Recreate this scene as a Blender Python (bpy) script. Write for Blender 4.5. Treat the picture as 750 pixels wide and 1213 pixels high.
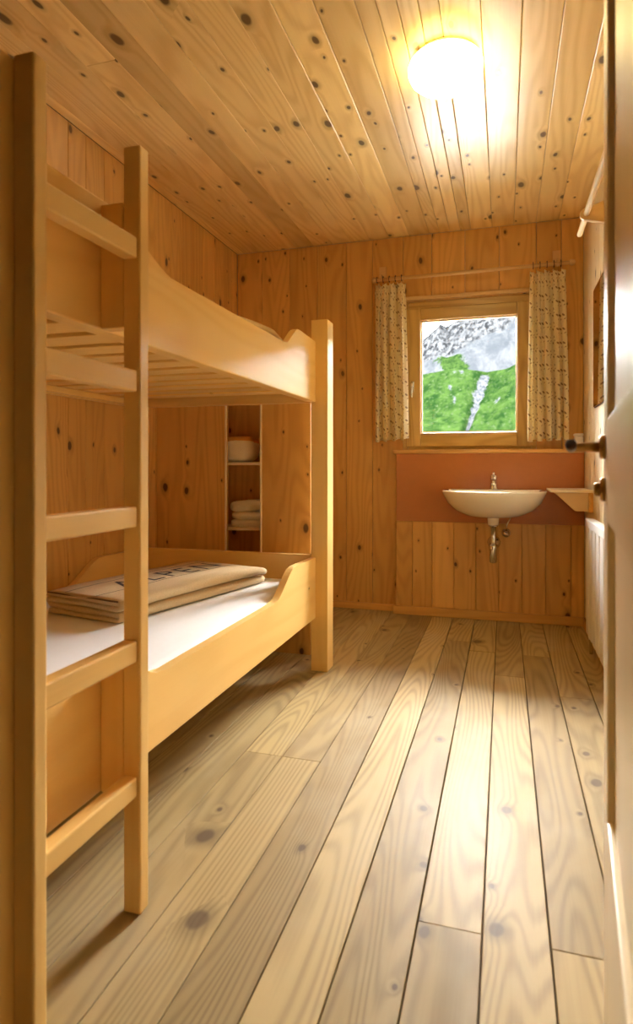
import bpy, bmesh, math, random
from mathutils import Vector, Matrix, noise as mnoise
random.seed(7)
for o in list(bpy.data.objects): bpy.data.objects.remove(o)
scn = bpy.context.scene
C = scn.collection

# ------------------------------------------------------------------ camera
YAW = 0.2949
cam_d = bpy.data.cameras.new('camera'); cam = bpy.data.objects.new('camera', cam_d); C.objects.link(cam)
cam.location = (0, 0, 0.96); cam.rotation_euler = (math.pi/2, 0, YAW)
cam_d.sensor_fit = 'HORIZONTAL'; cam_d.sensor_width = 36; cam_d.lens = 36*732.14/750
cam_d.shift_y = -(606.5-551.47)/750; cam_d.clip_start = 0.02; cam_d.clip_end = 6000
cam_d.dof.use_dof = True; cam_d.dof.focus_distance = 2.9; cam_d.dof.aperture_fstop = 6.3
scn.camera = cam

# ------------------------------------------------------------------ world, lights, exposure
SKY = 17.0
w = bpy.data.worlds.new('overcast_sky'); scn.world = w; w.use_nodes = True
bg = w.node_tree.nodes['Background']; bg.inputs[0].default_value = (0.93, 0.97, 1.0, 1); bg.inputs[1].default_value = SKY
pl = bpy.data.lights.new('window_portal', 'AREA'); pl.shape = 'RECTANGLE'; pl.size = 0.9; pl.size_y = 1.05; pl.cycles.is_portal = True
po = bpy.data.objects.new('window_portal', pl); C.objects.link(po); po.location = (-0.22, 4.27, 1.55); po.rotation_euler = (-math.pi/2, 0, 0)
sd = bpy.data.lights.new('added_sun', 'SUN'); sd.energy = 23.0; sd.angle = math.radians(56); sd.color = (1.0, .97, .92)  # soft sun added to strengthen the daylight entering the window
so = bpy.data.objects.new('added_sun', sd); C.objects.link(so); so.rotation_euler = Vector((0.06, -1.0, -.52)).to_track_quat('-Z', 'Y').to_euler()
LAMP = 4.6
FILL_LAMP = 10.0
scn.view_settings.view_transform = 'Standard'; scn.view_settings.look = 'None'
scn.view_settings.exposure = 1.58; scn.view_settings.gamma = 1.0; scn.view_settings.use_curve_mapping = False
scn.cycles.use_denoising = True
scn.cycles.max_bounces = 12; scn.cycles.diffuse_bounces = 7; scn.cycles.transparent_max_bounces = 12
scn.cycles.sample_clamp_indirect = 8

# ------------------------------------------------------------------ node helpers
def newmat(name):
    m = bpy.data.materials.new(name); m.use_nodes = True
    return m, m.node_tree, m.node_tree.nodes['Principled BSDF']
def nd(nt, t, **kw):
    n = nt.nodes.new(t)
    for k, v in kw.items(): setattr(n, k, v)
    return n
def mth(nt, op, a, b=None, c=None, clamp=False):
    n = nt.nodes.new('ShaderNodeMath'); n.operation = op; n.use_clamp = clamp
    for i, v in enumerate((a, b, c)):
        if v is None: continue
        if isinstance(v, (int, float)): n.inputs[i].default_value = v
        else: nt.links.new(v, n.inputs[i])
    return n.outputs[0]
def comb(nt, *v):
    n = nt.nodes.new('ShaderNodeCombineXYZ')
    for i, x in enumerate(v):
        if isinstance(x, (int, float)): n.inputs[i].default_value = x
        else: nt.links.new(x, n.inputs[i])
    return n.outputs[0]
def mixc(nt, f, a, b, mode='MIX'):
    n = nt.nodes.new('ShaderNodeMix'); n.data_type = 'RGBA'; n.blend_type = mode
    for s, v in ((n.inputs[0], f), (n.inputs[6], a), (n.inputs[7], b)):
        if isinstance(v, (int, float)): s.default_value = v
        elif isinstance(v, tuple): s.default_value = (*v, 1) if len(v) == 3 else v
        else: nt.links.new(v, s)
    return n.outputs[2]
def smooth(nt, x, lo, hi):
    n = nt.nodes.new('ShaderNodeMapRange'); n.interpolation_type = 'SMOOTHSTEP'
    nt.links.new(x, n.inputs[0]); n.inputs[1].default_value = lo; n.inputs[2].default_value = hi
    return n.outputs[0]
def noise(nt, vec, scale=1, detail=2, rough=.5, dist=0, out=0):
    n = nt.nodes.new('ShaderNodeTexNoise'); nt.links.new(vec, n.inputs['Vector'])
    n.inputs['Scale'].default_value = scale; n.inputs['Detail'].default_value = detail
    n.inputs['Roughness'].default_value = rough; n.inputs['Distortion'].default_value = dist
    return n.outputs[out]

def wood(name, grain, light, dark, knotc=(.06,.02,.006), knots=.35, ring=.35, rough=.42, coat=.15, vary=.22, kx=7.0, ky=5.0, freq=26.0, wear=0.0, spec=.4, kr=.032, kmix=.85):
    m, nt, b = newmat(name)
    tc = nd(nt, 'ShaderNodeTexCoord'); sep = nd(nt, 'ShaderNodeSeparateXYZ'); nt.links.new(tc.outputs['Object'], sep.inputs[0])
    oi = nd(nt, 'ShaderNodeObjectInfo'); rnd = oi.outputs['Random']
    g = 'xyz'.index(grain); o = [i for i in range(3) if i != g]
    along = mth(nt, 'ADD', sep.outputs[g], mth(nt, 'MULTIPLY', rnd, 37.0))
    across = mth(nt, 'ADD', mth(nt, 'ADD', sep.outputs[o[0]], sep.outputs[o[1]]), mth(nt, 'MULTIPLY', rnd, 91.0))
    # knots
    wob = noise(nt, comb(nt, mth(nt, 'MULTIPLY', across, 14.0), mth(nt, 'MULTIPLY', along, 9.0), rnd), 1, 2)
    wv = mth(nt, 'MULTIPLY', mth(nt, 'SUBTRACT', wob, .5), .12)
    vor = nd(nt, 'ShaderNodeTexVoronoi'); vor.voronoi_dimensions = '2D'; vor.inputs['Scale'].default_value = 1
    nt.links.new(comb(nt, mth(nt, 'ADD', mth(nt, 'MULTIPLY', across, kx), wv), mth(nt, 'ADD', mth(nt, 'MULTIPLY', along, ky), wv)), vor.inputs['Vector'])
    d = vor.outputs['Distance']; sc = nd(nt, 'ShaderNodeSeparateColor'); nt.links.new(vor.outputs['Color'], sc.inputs[0])
    sel = mth(nt, 'LESS_THAN', sc.outputs[0], knots)
    rad = mth(nt, 'ADD', mth(nt, 'MULTIPLY', mth(nt, 'POWER', sc.outputs[1], 3.0), .10), kr)
    q = mth(nt, 'DIVIDE', d, rad)
    core = mth(nt, 'MULTIPLY', mth(nt, 'SUBTRACT', 1.0, smooth(nt, q, .65, 1.15)), sel)
    halo = mth(nt, 'MULTIPLY', mth(nt, 'SUBTRACT', 1.0, smooth(nt, q, .7, 2.6)), sel)
    bend = mth(nt, 'MULTIPLY', mth(nt, 'POWER', 2.718, mth(nt, 'MULTIPLY', mth(nt, 'MULTIPLY', q, q), -.22)), sel)
    # growth rings: contour lines of a stretched noise field
    n1 = noise(nt, comb(nt, mth(nt, 'MULTIPLY', across, 5.0), mth(nt, 'MULTIPLY', along, .55), mth(nt, 'MULTIPLY', rnd, 50.0)), 1, 1.5, .45, .2)
    ph = mth(nt, 'ADD', mth(nt, 'MULTIPLY', n1, freq*3.2), mth(nt, 'MULTIPLY', across, freq*3.0))
    ph = mth(nt, 'ADD', ph, mth(nt, 'MULTIPLY', bend, 7.0))
    rings = mth(nt, 'ADD', mth(nt, 'MULTIPLY', mth(nt, 'SINE', ph), .5), .5)
    rings = mth(nt, 'POWER', rings, 1.6)
    fine = noise(nt, comb(nt, mth(nt, 'MULTIPLY', across, 170.0), mth(nt, 'MULTIPLY', along, 3.0), rnd), 1, 2)
    big = noise(nt, comb(nt, mth(nt, 'MULTIPLY', across, 9.0), mth(nt, 'MULTIPLY', along, 1.1), rnd), 1, 2)
    t = mth(nt, 'ADD', mth(nt, 'MULTIPLY', rings, ring), mth(nt, 'MULTIPLY', mth(nt, 'SUBTRACT', fine, .5), ring*.7))
    t = mth(nt, 'ADD', t, mth(nt, 'MULTIPLY', mth(nt, 'SUBTRACT', big, .5), .5), clamp=True)
    col = mixc(nt, t, light, dark)
    br = mth(nt, 'ADD', mth(nt, 'MULTIPLY', mth(nt, 'FRACT', mth(nt, 'MULTIPLY', rnd, 17.31)), vary), 1.0-vary*.6)
    col = mixc(nt, 1.0, col, comb(nt, br, mth(nt, 'POWER', br, 1.15), mth(nt, 'POWER', br, 1.3)), 'MULTIPLY')
    if wear > 0:
        wn = noise(nt, comb(nt, mth(nt, 'MULTIPLY', sep.outputs[0], 3.0), mth(nt, 'MULTIPLY', sep.outputs[1], 1.6), 0.0), 1, 4, .6)
        col = mixc(nt, mth(nt, 'MULTIPLY', smooth(nt, wn, .45, .7), wear), col, (.55, .48, .33))
    col = mixc(nt, mth(nt, 'MULTIPLY', halo, .45), col, tuple(x*.55 for x in dark))
    col = mixc(nt, mth(nt, 'MULTIPLY', core, kmix), col, knotc)
    nt.links.new(col, b.inputs['Base Color'])
    rg = mth(nt, 'ADD', mth(nt, 'MULTIPLY', mth(nt, 'SUBTRACT', big, .5), .25), rough)
    nt.links.new(rg, b.inputs['Roughness']); b.inputs['Coat Weight'].default_value = coat; b.inputs['Coat Roughness'].default_value = .22
    b.inputs['Specular IOR Level'].default_value = spec
    bp = nd(nt, 'ShaderNodeBump'); bp.inputs['Strength'].default_value = .12; bp.inputs['Distance'].default_value = .002
    hgt = mth(nt, 'ADD', mth(nt, 'MULTIPLY', rings, .5), mth(nt, 'ADD', fine, mth(nt, 'MULTIPLY', big, 2.5)))
    nt.links.new(hgt, bp.inputs['Height']); nt.links.new(bp.outputs[0], b.inputs['Normal'])
    return m
def plain(name, col, rough=.5, metal=0, coat=0, bump=0, bscale=60, var=.08, emit=None, sub=0):
    m, nt, b = newmat(name)
    tc = nd(nt, 'ShaderNodeTexCoord'); n = noise(nt, tc.outputs['Object'], bscale, 3)
    nt.links.new(mixc(nt, n, tuple(c*(1-var) for c in col), tuple(min(1, c*(1+var)) for c in col)), b.inputs['Base Color'])
    b.inputs['Roughness'].default_value = rough; b.inputs['Metallic'].default_value = metal; b.inputs['Coat Weight'].default_value = coat
    if bump:
        bp = nd(nt, 'ShaderNodeBump'); bp.inputs['Strength'].default_value = bump; bp.inputs['Distance'].default_value = .003
        nt.links.new(n, bp.inputs['Height']); nt.links.new(bp.outputs[0], b.inputs['Normal'])
    if emit:
        b.inputs['Emission Color'].default_value = (*emit[0], 1); b.inputs['Emission Strength'].default_value = emit[1]
    if sub: b.inputs['Subsurface Weight'].default_value = sub
    return m

PL, PD = (.75, .425, .12), (.52, .245, .052)          # honey pine panelling
CL, CD = (.92, .67, .28), (.68, .41, .12)           # ceiling pine
M = {}
M['wall_z'] = wood('pine_wall', 'z', PL, PD, kr=.034, knots=.46, ring=.36, kx=8, ky=5)
M['wall_x'] = wood('pine_wall_horizontal', 'x', PL, PD, knots=.15, ring=.3)
M['wall_y'] = wood('pine_wall_lengthwise', 'y', PL, PD, knots=.15, ring=.3)
M['ceil'] = wood('pine_ceiling', 'y', CL, CD, kr=.042, knots=.68, ring=.42, rough=.34, coat=.35, vary=.34, kx=7.5, ky=4.2)
M['floor'] = wood('larch_floor', 'y', (.47, .345, .15), (.22, .145, .055), knotc=(.10,.055,.03), knots=.26, ring=.46, rough=.58, coat=.03, vary=.42, kx=6, ky=4.2, freq=44, wear=.25, kmix=.7, spec=.3)
BL, BD = (.90, .60, .21), (.80, .47, .135)          # smooth bed timber
M['bed_z'] = wood('bed_timber_upright', 'z', BL, BD, knots=.0, ring=.22, rough=.42, vary=.10)
M['bed_y'] = wood('bed_timber_lengthwise', 'y', BL, BD, knots=.012, ring=.30, rough=.40, vary=.10, freq=16)
M['bed_x'] = wood('bed_timber_crosswise', 'x', BL, BD, knots=.03, ring=.25, rough=.45, vary=.14)
M['oak_x'] = wood('window_oak_horizontal', 'x', (.64,.42,.125), (.42,.24,.06), knots=.03, ring=.5, rough=.35, coat=.3)
M['oak_z'] = wood('window_oak_upright', 'z', (.64,.42,.125), (.42,.24,.06), knots=.03, ring=.5, rough=.35, coat=.3)
M['pale_z'] = wood('pale_door_upright', 'z', (.90,.75,.49), (.82,.64,.37), knots=.0, ring=.22, rough=.4, vary=.08, coat=.3)
M['pale_y'] = wood('pale_door_lengthwise', 'y', (.90,.75,.49), (.82,.64,.37), knots=.0, ring=.22, rough=.4, vary=.08, coat=.3)
M['litwall'] = wood('window_lit_boards', 'z', (.88,.74,.47), (.78,.60,.33), knots=.25, ring=.22, rough=.45, vary=.12)  # extra pale: window light that overexposes these boards is put into the colour
M['dowel_x'] = wood('light_dowel_across', 'x', (.72,.47,.2), (.6,.36,.13), knots=0, ring=.2, vary=.05)
M['dowel_y'] = wood('light_dowel_along', 'y', (.8,.6,.33), (.7,.5,.25), knots=0, ring=.2, vary=.05)
M['dark'] = plain('dark_gap_wood', (.10,.045,.015), .8)
M['terracotta'] = plain('terracotta_paint', (.50,.175,.045), .35, bump=.03, bscale=25, var=.06)
M['ceramic'] = plain('cream_ceramic', (.86,.78,.62), .12, coat=.5, var=.01)
M['chrome'] = plain('chrome', (.75,.72,.68), .14, 1.0, var=.03)
M['brass'] = plain('brass', (.40,.23,.08), .28, 1.0, var=.05)
M['darkmetal'] = plain('dark_metal', (.06,.03,.025), .4, .6)
M['whitepaint'] = plain('white_enamel', (.88,.88,.86), .3, var=.01)
M['plastic'] = plain('white_plastic', (.85,.82,.76), .35, var=.02)
M['sheet'] = plain('white_sheet', (.86,.87,.90), .8, bump=.15, bscale=35, var=.02)
M['mattress_side'] = plain('beige_mattress_side', (.55,.38,.18), .85, bump=.2, bscale=90)
M['wool'] = plain('tan_wool', (.66,.50,.28), .95, bump=.5, bscale=240, var=.22)
M['wool_trim'] = plain('brown_wool_trim', (.16,.085,.04), .95, bump=.4, bscale=240, var=.2)
M['ink'] = plain('dark_brown_print', (.05,.028,.018), .9, var=.2)
M['linen'] = plain('cream_linen', (.88,.80,.58), .9, bump=.3, bscale=120, var=.06)
M['orange_linen'] = plain('orange_linen', (.72,.36,.09), .9, bump=.3, bscale=120)
M['plaster'] = plain('outer_plaster', (.6,.55,.48), .9, bump=.2)
M['mirror'] = plain('mirror_glass', (.85,.84,.80), .03, 1.0, var=.0)

def glass_mat():
    m, nt, b = newmat('window_glass'); nt.nodes.remove(b)
    out = nt.nodes['Material Output']; tr = nd(nt, 'ShaderNodeBsdfTransparent'); gl = nd(nt, 'ShaderNodeBsdfGlossy'); gl.inputs['Roughness'].default_value = .01
    fr = nd(nt, 'ShaderNodeFresnel'); fr.inputs[0].default_value = 1.35; mx = nd(nt, 'ShaderNodeMixShader')
    tr.inputs[0].default_value = (.985, .99, .985, 1)
    nt.links.new(fr.outputs[0], mx.inputs[0]); nt.links.new(tr.outputs[0], mx.inputs[1]); nt.links.new(gl.outputs[0], mx.inputs[2]); nt.links.new(mx.outputs[0], out.inputs[0])
    return m
M['glass'] = glass_mat()

def curtain_mat():
    m, nt, b = newmat('patterned_curtain_cotton')
    uv = nd(nt, 'ShaderNodeTexCoord'); sep = nd(nt, 'ShaderNodeSeparateXYZ'); nt.links.new(uv.outputs['UV'], sep.inputs[0])
    def motif(sx, sy, ox, oy, r0, ang):
        u = mth(nt, 'ADD', mth(nt, 'MULTIPLY', sep.outputs[0], sx), ox); v = mth(nt, 'ADD', mth(nt, 'MULTIPLY', sep.outputs[1], sy), oy)
        u = mth(nt, 'ADD', u, mth(nt, 'MULTIPLY', mth(nt, 'FLOOR', v), .5))
        fu = mth(nt, 'SUBTRACT', mth(nt, 'FRACT', u), .5); fv = mth(nt, 'SUBTRACT', mth(nt, 'FRACT', v), .5)
        c, s = math.cos(ang), math.sin(ang)
        a = mth(nt, 'ADD', mth(nt, 'MULTIPLY', fu, c), mth(nt, 'MULTIPLY', fv, s)); bb = mth(nt, 'SUBTRACT', mth(nt, 'MULTIPLY', fv, c), mth(nt, 'MULTIPLY', fu, s))
        d = mth(nt, 'SQRT', mth(nt, 'ADD', mth(nt, 'MULTIPLY', a, a), mth(nt, 'MULTIPLY', mth(nt, 'MULTIPLY', bb, bb), 4.5)))
        return mth(nt, 'SUBTRACT', 1.0, smooth(nt, d, r0*.75, r0*1.2))
    col = mixc(nt, mth(nt, 'MULTIPLY', motif(27, 24, 0, 0, .22, 1.0), .8), (.95, .86, .60), (.28, .15, .07))
    col = mixc(nt, mth(nt, 'MULTIPLY', motif(27, 24, .35, .4, .13, 2.3), .7), col, (.36, .22, .09))
    nt.links.new(col, b.inputs['Base Color']); b.inputs['Roughness'].default_value = .9
    out = nt.nodes['Material Output']; tl = nd(nt, 'ShaderNodeBsdfTranslucent'); nt.links.new(col, tl.inputs[0]); mx = nd(nt, 'ShaderNodeMixShader'); mx.inputs[0].default_value = .5
    nt.links.new(b.outputs[0], mx.inputs[1]); nt.links.new(tl.outputs[0], mx.inputs[2]); nt.links.new(mx.outputs[0], out.inputs[0])
    return m
M['curtain'] = curtain_mat()
def globe_mat():
    m, nt, b = newmat('lit_opal_glass')
    b.inputs['Base Color'].default_value = (.9, .85, .7, 1); b.inputs['Roughness'].default_value = .3
    b.inputs['Emission Color'].default_value = (1.0, .82, .34, 1); b.inputs['Emission Strength'].default_value = LAMP
    return m
M['globe'] = globe_mat()

# ------------------------------------------------------------------ mesh helpers
def link(name, me, mat=None, parent=None):
    o = bpy.data.objects.new(name, me); C.objects.link(o)
    if mat is not None: me.materials.append(M[mat])
    if parent is not None: o.parent = parent
    return o
def fin(name, bm, mat, parent=None, smooth_sh=False):
    bmesh.ops.recalc_face_normals(bm, faces=bm.faces)
    me = bpy.data.meshes.new(name); bm.to_mesh(me); bm.free()
    if smooth_sh:
        for p in me.polygons: p.use_smooth = True
    return link(name, me, mat, parent)
def off(parent):
    return parent.location if parent is not None else Vector((0, 0, 0))
def abox(bm, x0, x1, y0, y1, z0, z1, bev=0):
    mt = Matrix.Translation(((x0+x1)/2, (y0+y1)/2, (z0+z1)/2)) @ Matrix.Diagonal((abs(x1-x0), abs(y1-y0), abs(z1-z0), 1))
    r = bmesh.ops.create_cube(bm, size=1, matrix=mt)
    if bev:
        es = {e for v in r['verts'] for e in v.link_edges}
        bmesh.ops.bevel(bm, geom=list(es), offset=bev, segments=1 if bev < .0025 else 2, affect='EDGES', profile=.5)
def box(name, x0, x1, y0, y1, z0, z1, mat, parent=None, bev=.0015, local=False):
    """box in world coordinates; if the parent is an unrotated Empty the mesh is shifted into its space"""
    bm = bmesh.new(); abox(bm, x0, x1, y0, y1, z0, z1, bev)
    if parent is not None and not local: bmesh.ops.translate(bm, verts=bm.verts, vec=-off(parent))
    return fin(name, bm, mat, parent)
def prism(name, poly, axis, a0, a1, mat, parent=None, bev=.003, local=False, smooth_sh=False):
    """polygon in the two axes other than `axis` (in xyz order) extruded along axis"""
    def P(u, v, a):
        return (a, u, v) if axis == 'x' else (u, a, v) if axis == 'y' else (u, v, a)
    bm = bmesh.new()
    A = [bm.verts.new(P(u, v, a0)) for u, v in poly]; B = [bm.verts.new(P(u, v, a1)) for u, v in poly]
    n = len(poly); fa = bm.faces.new(A); fb = bm.faces.new(B[::-1])
    for i in range(n): bm.faces.new((A[i], A[(i+1) % n], B[(i+1) % n], B[i]))
    if bev:
        es = list(fa.edges)+list(fb.edges)
        bmesh.ops.bevel(bm, geom=es, offset=bev, segments=2, affect='EDGES', profile=.5)
    bmesh.ops.triangulate(bm, faces=[f for f in bm.faces if len(f.verts) > 4])
    if parent is not None and not local: bmesh.ops.translate(bm, verts=bm.verts, vec=-off(parent))
    return fin(name, bm, mat, parent, smooth_sh)
def atube(bm, pts, r, seg=12, cap=True):
    pts = [Vector(p) for p in pts]; n = len(pts); rr = r if isinstance(r, (list, tuple)) else [r]*n
    rings = []; prev = None
    for i, p in enumerate(pts):
        t = (pts[min(i+1, n-1)]-pts[max(i-1, 0)]).normalized()
        a = prev if prev is not None else (Vector((0, 0, 1)) if abs(t.z) < .9 else Vector((1, 0, 0)))
        u = (a-t*a.dot(t)).normalized(); v = t.cross(u); prev = u
        rings.append([bm.verts.new(p+(u*math.cos(2*math.pi*k/seg)+v*math.sin(2*math.pi*k/seg))*rr[i]) for k in range(seg)])
    for i in range(n-1):
        for k in range(seg): bm.faces.new((rings[i][k], rings[i][(k+1) % seg], rings[i+1][(k+1) % seg], rings[i+1][k]))
    if cap: bm.faces.new(rings[0][::-1]); bm.faces.new(rings[-1])
def tube(name, pts, r, mat, parent=None, seg=12, local=False):
    bm = bmesh.new(); atube(bm, pts, r, seg)
    if parent is not None and not local: bmesh.ops.translate(bm, verts=bm.verts, vec=-off(parent))
    o = fin(name, bm, mat, parent, True)
    return o
def tag(o, label, cat, group=None, kind=None):
    if label: o['label'] = label
    if cat: o['category'] = cat
    if group: o['group'] = group
    if kind: o['kind'] = kind
    return o
def thing(name, loc, label, cat, group=None, rotz=0):
    o = bpy.data.objects.new(name, None); C.objects.link(o); o.empty_display_size = .1
    o.location = loc; o.rotation_euler = (0, 0, rotz)
    return tag(o, label, cat, group)
def struct(o, label=None):
    o['kind'] = 'structure'
    if label: o['label'] = label
    return o

# ------------------------------------------------------------------ room
XL, XR, YB, YF, H = -1.82, 0.46, 4.051, 0.30, 2.463
T = .014   # plank thickness
# floor: base slab + planks
floor = struct(box('floor', XL-.1, XR+.15, -1.6, YB+.15, -.12, -.0215, 'dark', bev=0), 'wide worn larch floorboards running towards the window wall')
edges = [-.043+.1318*k for k in range(-14, 5)]
edges = [XL]+[e for e in edges if XL+.03 < e < XR-.03]+[XR]
rj = random.Random(3)
joints = {}
for i in range(len(edges)-1):
    x0, x1 = edges[i], edges[i+1]
    ys = [-1.5]
    if abs(x0+.174) < .02 or abs(x0-.088) < .02: ys += [1.31, 3.3]
    elif abs(x0+.043) < .02: ys += [0.6, 2.95]
    elif abs(x0+.833) < .02 or abs(x0+.70) < .02: ys += [1.92]
    else: ys += [rj.uniform(.2, .7)]+([rj.uniform(2.6, 3.6)] if rj.random() < .5 else [])
    ys.append(YB)
    g = .0022 if x0 < -.45 else .0034
    for a, b in zip(ys[:-1], ys[1:]):
        dz = rj.uniform(-.0008, .0004)
        box('floorboard', x0+g/2, x1-g/2, a+.0006, b-.0006, -.0215, dz, 'floor', floor, bev=.0012)
# ceiling
ceil = struct(box('ceiling', XL-.1, XR+.15, -1.6, YB+.15, H+T, H+.10, 'dark', bev=0), 'knotty pine board ceiling with glossy varnish')
ce = [-.073+.1305*k for k in range(-13, 5)]
ce = [XL]+[e for e in ce if XL+.03 < e < XR-.03]+[XR]
ce2 = []
for e in ce:
    ce2.append(e)
    if abs(e+.465) < .02 or abs(e+.334) < .02: ce2.append(e+.0655)
rc = random.Random(11)
for i in range(len(ce2)-1):
    ys = [YF-.0]+([rc.uniform(.9, 3.0)] if rc.random() < .35 else [])+[YB]
    for a, b in zip(ys[:-1], ys[1:]):
        bm = bmesh.new(); x0, x1 = ce2[i]+.0006, ce2[i+1]-.0006
        abox(bm, x0, x1, a+.0005, b-.0005, H+rc.uniform(-.001, .001), H+T, .003)
        fin('ceiling_board', bm, 'ceil', ceil)
# left wall
wl = struct(box('wall_left', XL-.12, XL-T, -.0, YB+.15, -.02, H+.05, 'dark', bev=0), 'knotty vertical pine boards behind the bunk bed')
rw = random.Random(5)
y = YF
while y < YB-.02:
    wdt = rw.choice([.12, .135, .15, .165]); y1 = min(y+wdt, YB)
    if YB-y1 < .05: y1 = YB
    box('wall_board', XL-T, XL, y+.001, y1-.001, 0, H, 'wall_z', wl, bev=.003); y = y1
# right wall
wr = struct(box('wall_right', XR+T, XR+.12, 0.0, YB+.15, -.02, H+.05, 'dark', bev=0), 'vertical boards paled by painted-in window light beside the door')
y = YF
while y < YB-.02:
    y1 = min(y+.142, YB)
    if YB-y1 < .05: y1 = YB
    box('wall_board', XR, XR+T, y+.0006, y1-.0006, 0, H, 'litwall', wr, bev=.0015); y = y1
# back wall with window opening
OX0, OX1, OZ0, OZ1 = -.635, .19, 1.066, 2.03
bm = bmesh.new()
for a in ((XL-.1, OX0, -.02, H+.05), (OX1, XR+.15, -.02, H+.05), (OX0, OX1, -.02, OZ0), (OX0, OX1, OZ1, H+.05)):
    abox(bm, a[0], a[1], YB+T, YB+.19, a[2], a[3])
wb = struct(fin('wall_back', bm, 'plaster'), 'honey pine boarded wall around the window')
bx = [XL, -1.63, -1.425, -1.225, -1.02, -.84, OX0, -.45, -.24, -.03, OX1, .335, XR]
for a, b in zip(bx[:-1], bx[1:]):
    segs = [(0, OZ0), (OZ1, H)] if OX0-.001 <= a and b <= OX1+.001 else [(0, H)]
    for z0, z1 in segs: box('wall_board', a+.001, b-.001, YB, YB+T, z0, z1, 'wall_z', wb, bev=.003)
# front wall with doorway, closed landing behind the camera; all unseen, coloured dark to cut fill light
bm = bmesh.new(); DX0, DX1, DZ = -.78, .092, 2.02
for a in ((XL-.1, DX0, -.02, H+.05), (DX1, XR+.15, -.02, H+.05), (DX0, DX1, DZ, H+.05)): abox(bm, a[0], a[1], YF-.12, YF, a[2], a[3])
struct(fin('wall_front', bm, 'dark'), 'unseen wall with the doorway the camera looks through, darkened to cut fill light')
bm = bmesh.new(); abox(bm, XL-.1, XR+.15, -1.7, -1.6, -.02, H+.05); struct(fin('wall_landing_back', bm, 'dark'))
bm = bmesh.new(); abox(bm, XL-.2, XL-.1, -1.7, YF, -.02, H+.05); struct(fin('wall_landing_left', bm, 'dark'))
bm = bmesh.new(); abox(bm, XR+.15, XR+.25, -1.7, YF, -.02, H+.05); struct(fin('wall_landing_right', bm, 'dark'))
# baseboards
struct(box('baseboard_back', -1.815, -.69, YB-.016, YB, 0.001, .045, 'wall_x', bev=.004), 'low pine skirting under the back wall boards')
struct(box('baseboard_left', XL, XL+.014, YF, YB-.02, 0.001, .05, 'wall_y', bev=.004), 'pine skirting along the bunk bed wall')
struct(box('baseboard_right', XR-.012, XR, 1.2, 3.968, 0.001, .06, 'wall_y', bev=.004), 'pine skirting under the radiator')
# boxed-out wall below the window
YP = 3.985
bwall = struct(box('wall_basin', -.672, XR-.002, YP+T, YB-.001, 0.001, 1.036, 'wall_z', bev=.001), 'boxed-out lower wall behind the washbasin')
px = [-.672, -.565, -.44, -.305, -.17, -.033, .103, .24, .383, XR-.002]
for a, b in zip(px[:-1], px[1:]): box('wall_board', a+.0012, b-.0012, YP, YP+T, .055, .602, 'wall_z', bwall, bev=.0022)
o = box('splash_panel', -.668, XR-.003, YP-.002, YP+T, .603, 1.036, 'terracotta', bwall, bev=.001); o['label'] = 'terracotta painted splash panel'
struct(box('baseboard_basin', -.69, XR-.002, YP-.014, YP+.0, .001, .056, 'wall_x', bev=.004), 'pine skirting below the washbasin boards')

# ------------------------------------------------------------------ window
wx0, wx1, wz0, wz1 = -.617, .173, 1.082, 1.982
gx0, gx1, gz0, gz1 = -.52, .076, 1.173, 1.902
win = thing('window_1', (-.22, YB, 1.06), 'oak casement window framing a green mountain view', 'window'); win['kind'] = 'structure'
def wbox(n, *a, **k): return box(n, *a[:6], a[6], win, **k)
# outer frame in the opening
fr = wbox('window_frame', OX0, wx0+.012, YB-.004, YB+.10, OZ0, OZ1, 'oak_z', bev=.003)
wbox('window_frame', wx1-.012, OX1, YB-.004, YB+.10, OZ0, OZ1, 'oak_z', bev=.003)
wbox('window_frame', wx0+.012, wx1-.012, YB+.012, YB+.10, wz1-.012, OZ1, 'oak_x', bev=.003)
wbox('window_frame', wx0+.012, wx1-.012, YB+.012, YB+.10, OZ0, wz0+.012, 'oak_x', bev=.003)
# sash
YS = YB-.012
wbox('sash_stile', wx0, gx0, YS, YS+.065, wz0, wz1, 'oak_z', bev=.005)
wbox('sash_stile', gx1, wx1, YS, YS+.065, wz0, wz1, 'oak_z', bev=.005)
wbox('sash_rail', gx0, gx1, YS+.001, YS+.065, gz1, wz1, 'oak_x', bev=.005)
wbox('sash_rail', gx0, gx1, YS+.001, YS+.065, wz0, gz0, 'oak_x', bev=.005)
# glazing bead
for (a, b, c, d) in ((gx0, gx0+.008, gz0, gz1), (gx1-.008, gx1, gz0, gz1)): wbox('glazing_bead', a, b, YS+.02, YS+.045, c, d, 'pale_z', bev=.002)
for (a, b, c, d) in ((gx0+.008, gx1-.008, gz0, gz0+.008), (gx0+.008, gx1-.008, gz1-.008, gz1)): wbox('glazing_bead', a, b, YS+.02, YS+.045, c, d, 'dowel_x', bev=.002)
wbox('pane', gx0+.002, gx1-.002, YS+.044, YS+.049, gz0+.002, gz1-.002, 'glass', bev=0)
hd = wbox('window_handle', -.582, -.562, YS-.006, YS, 1.44, 1.51, 'chrome', bev=.002); hd['label'] = 'small metal window handle'
bm = bmesh.new(); atube(bm, [(-.572, YS-.004, 1.495), (-.572, YS-.035, 1.495), (-.572, YS-.04, 1.48), (-.572, YS-.04, 1.40)], [.008, .008, .0085, .007], 10)
bmesh.ops.translate(bm, verts=bm.verts, vec=-win.location); fin('lever', bm, 'chrome', hd, True)
# top batten, sill, exterior sill
wbox('head_batten', OX0-.02, OX1+.02, YB-.03, YB, 2.032, 2.058, 'dowel_x', bev=.005)
o = wbox('window_sill', -.69, XR-.002, YP-.018, YB-.001, 1.037, 1.060, 'wall_x', bev=.004)
o['label'] = 'thin pine sill board above the splash panel'

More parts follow.
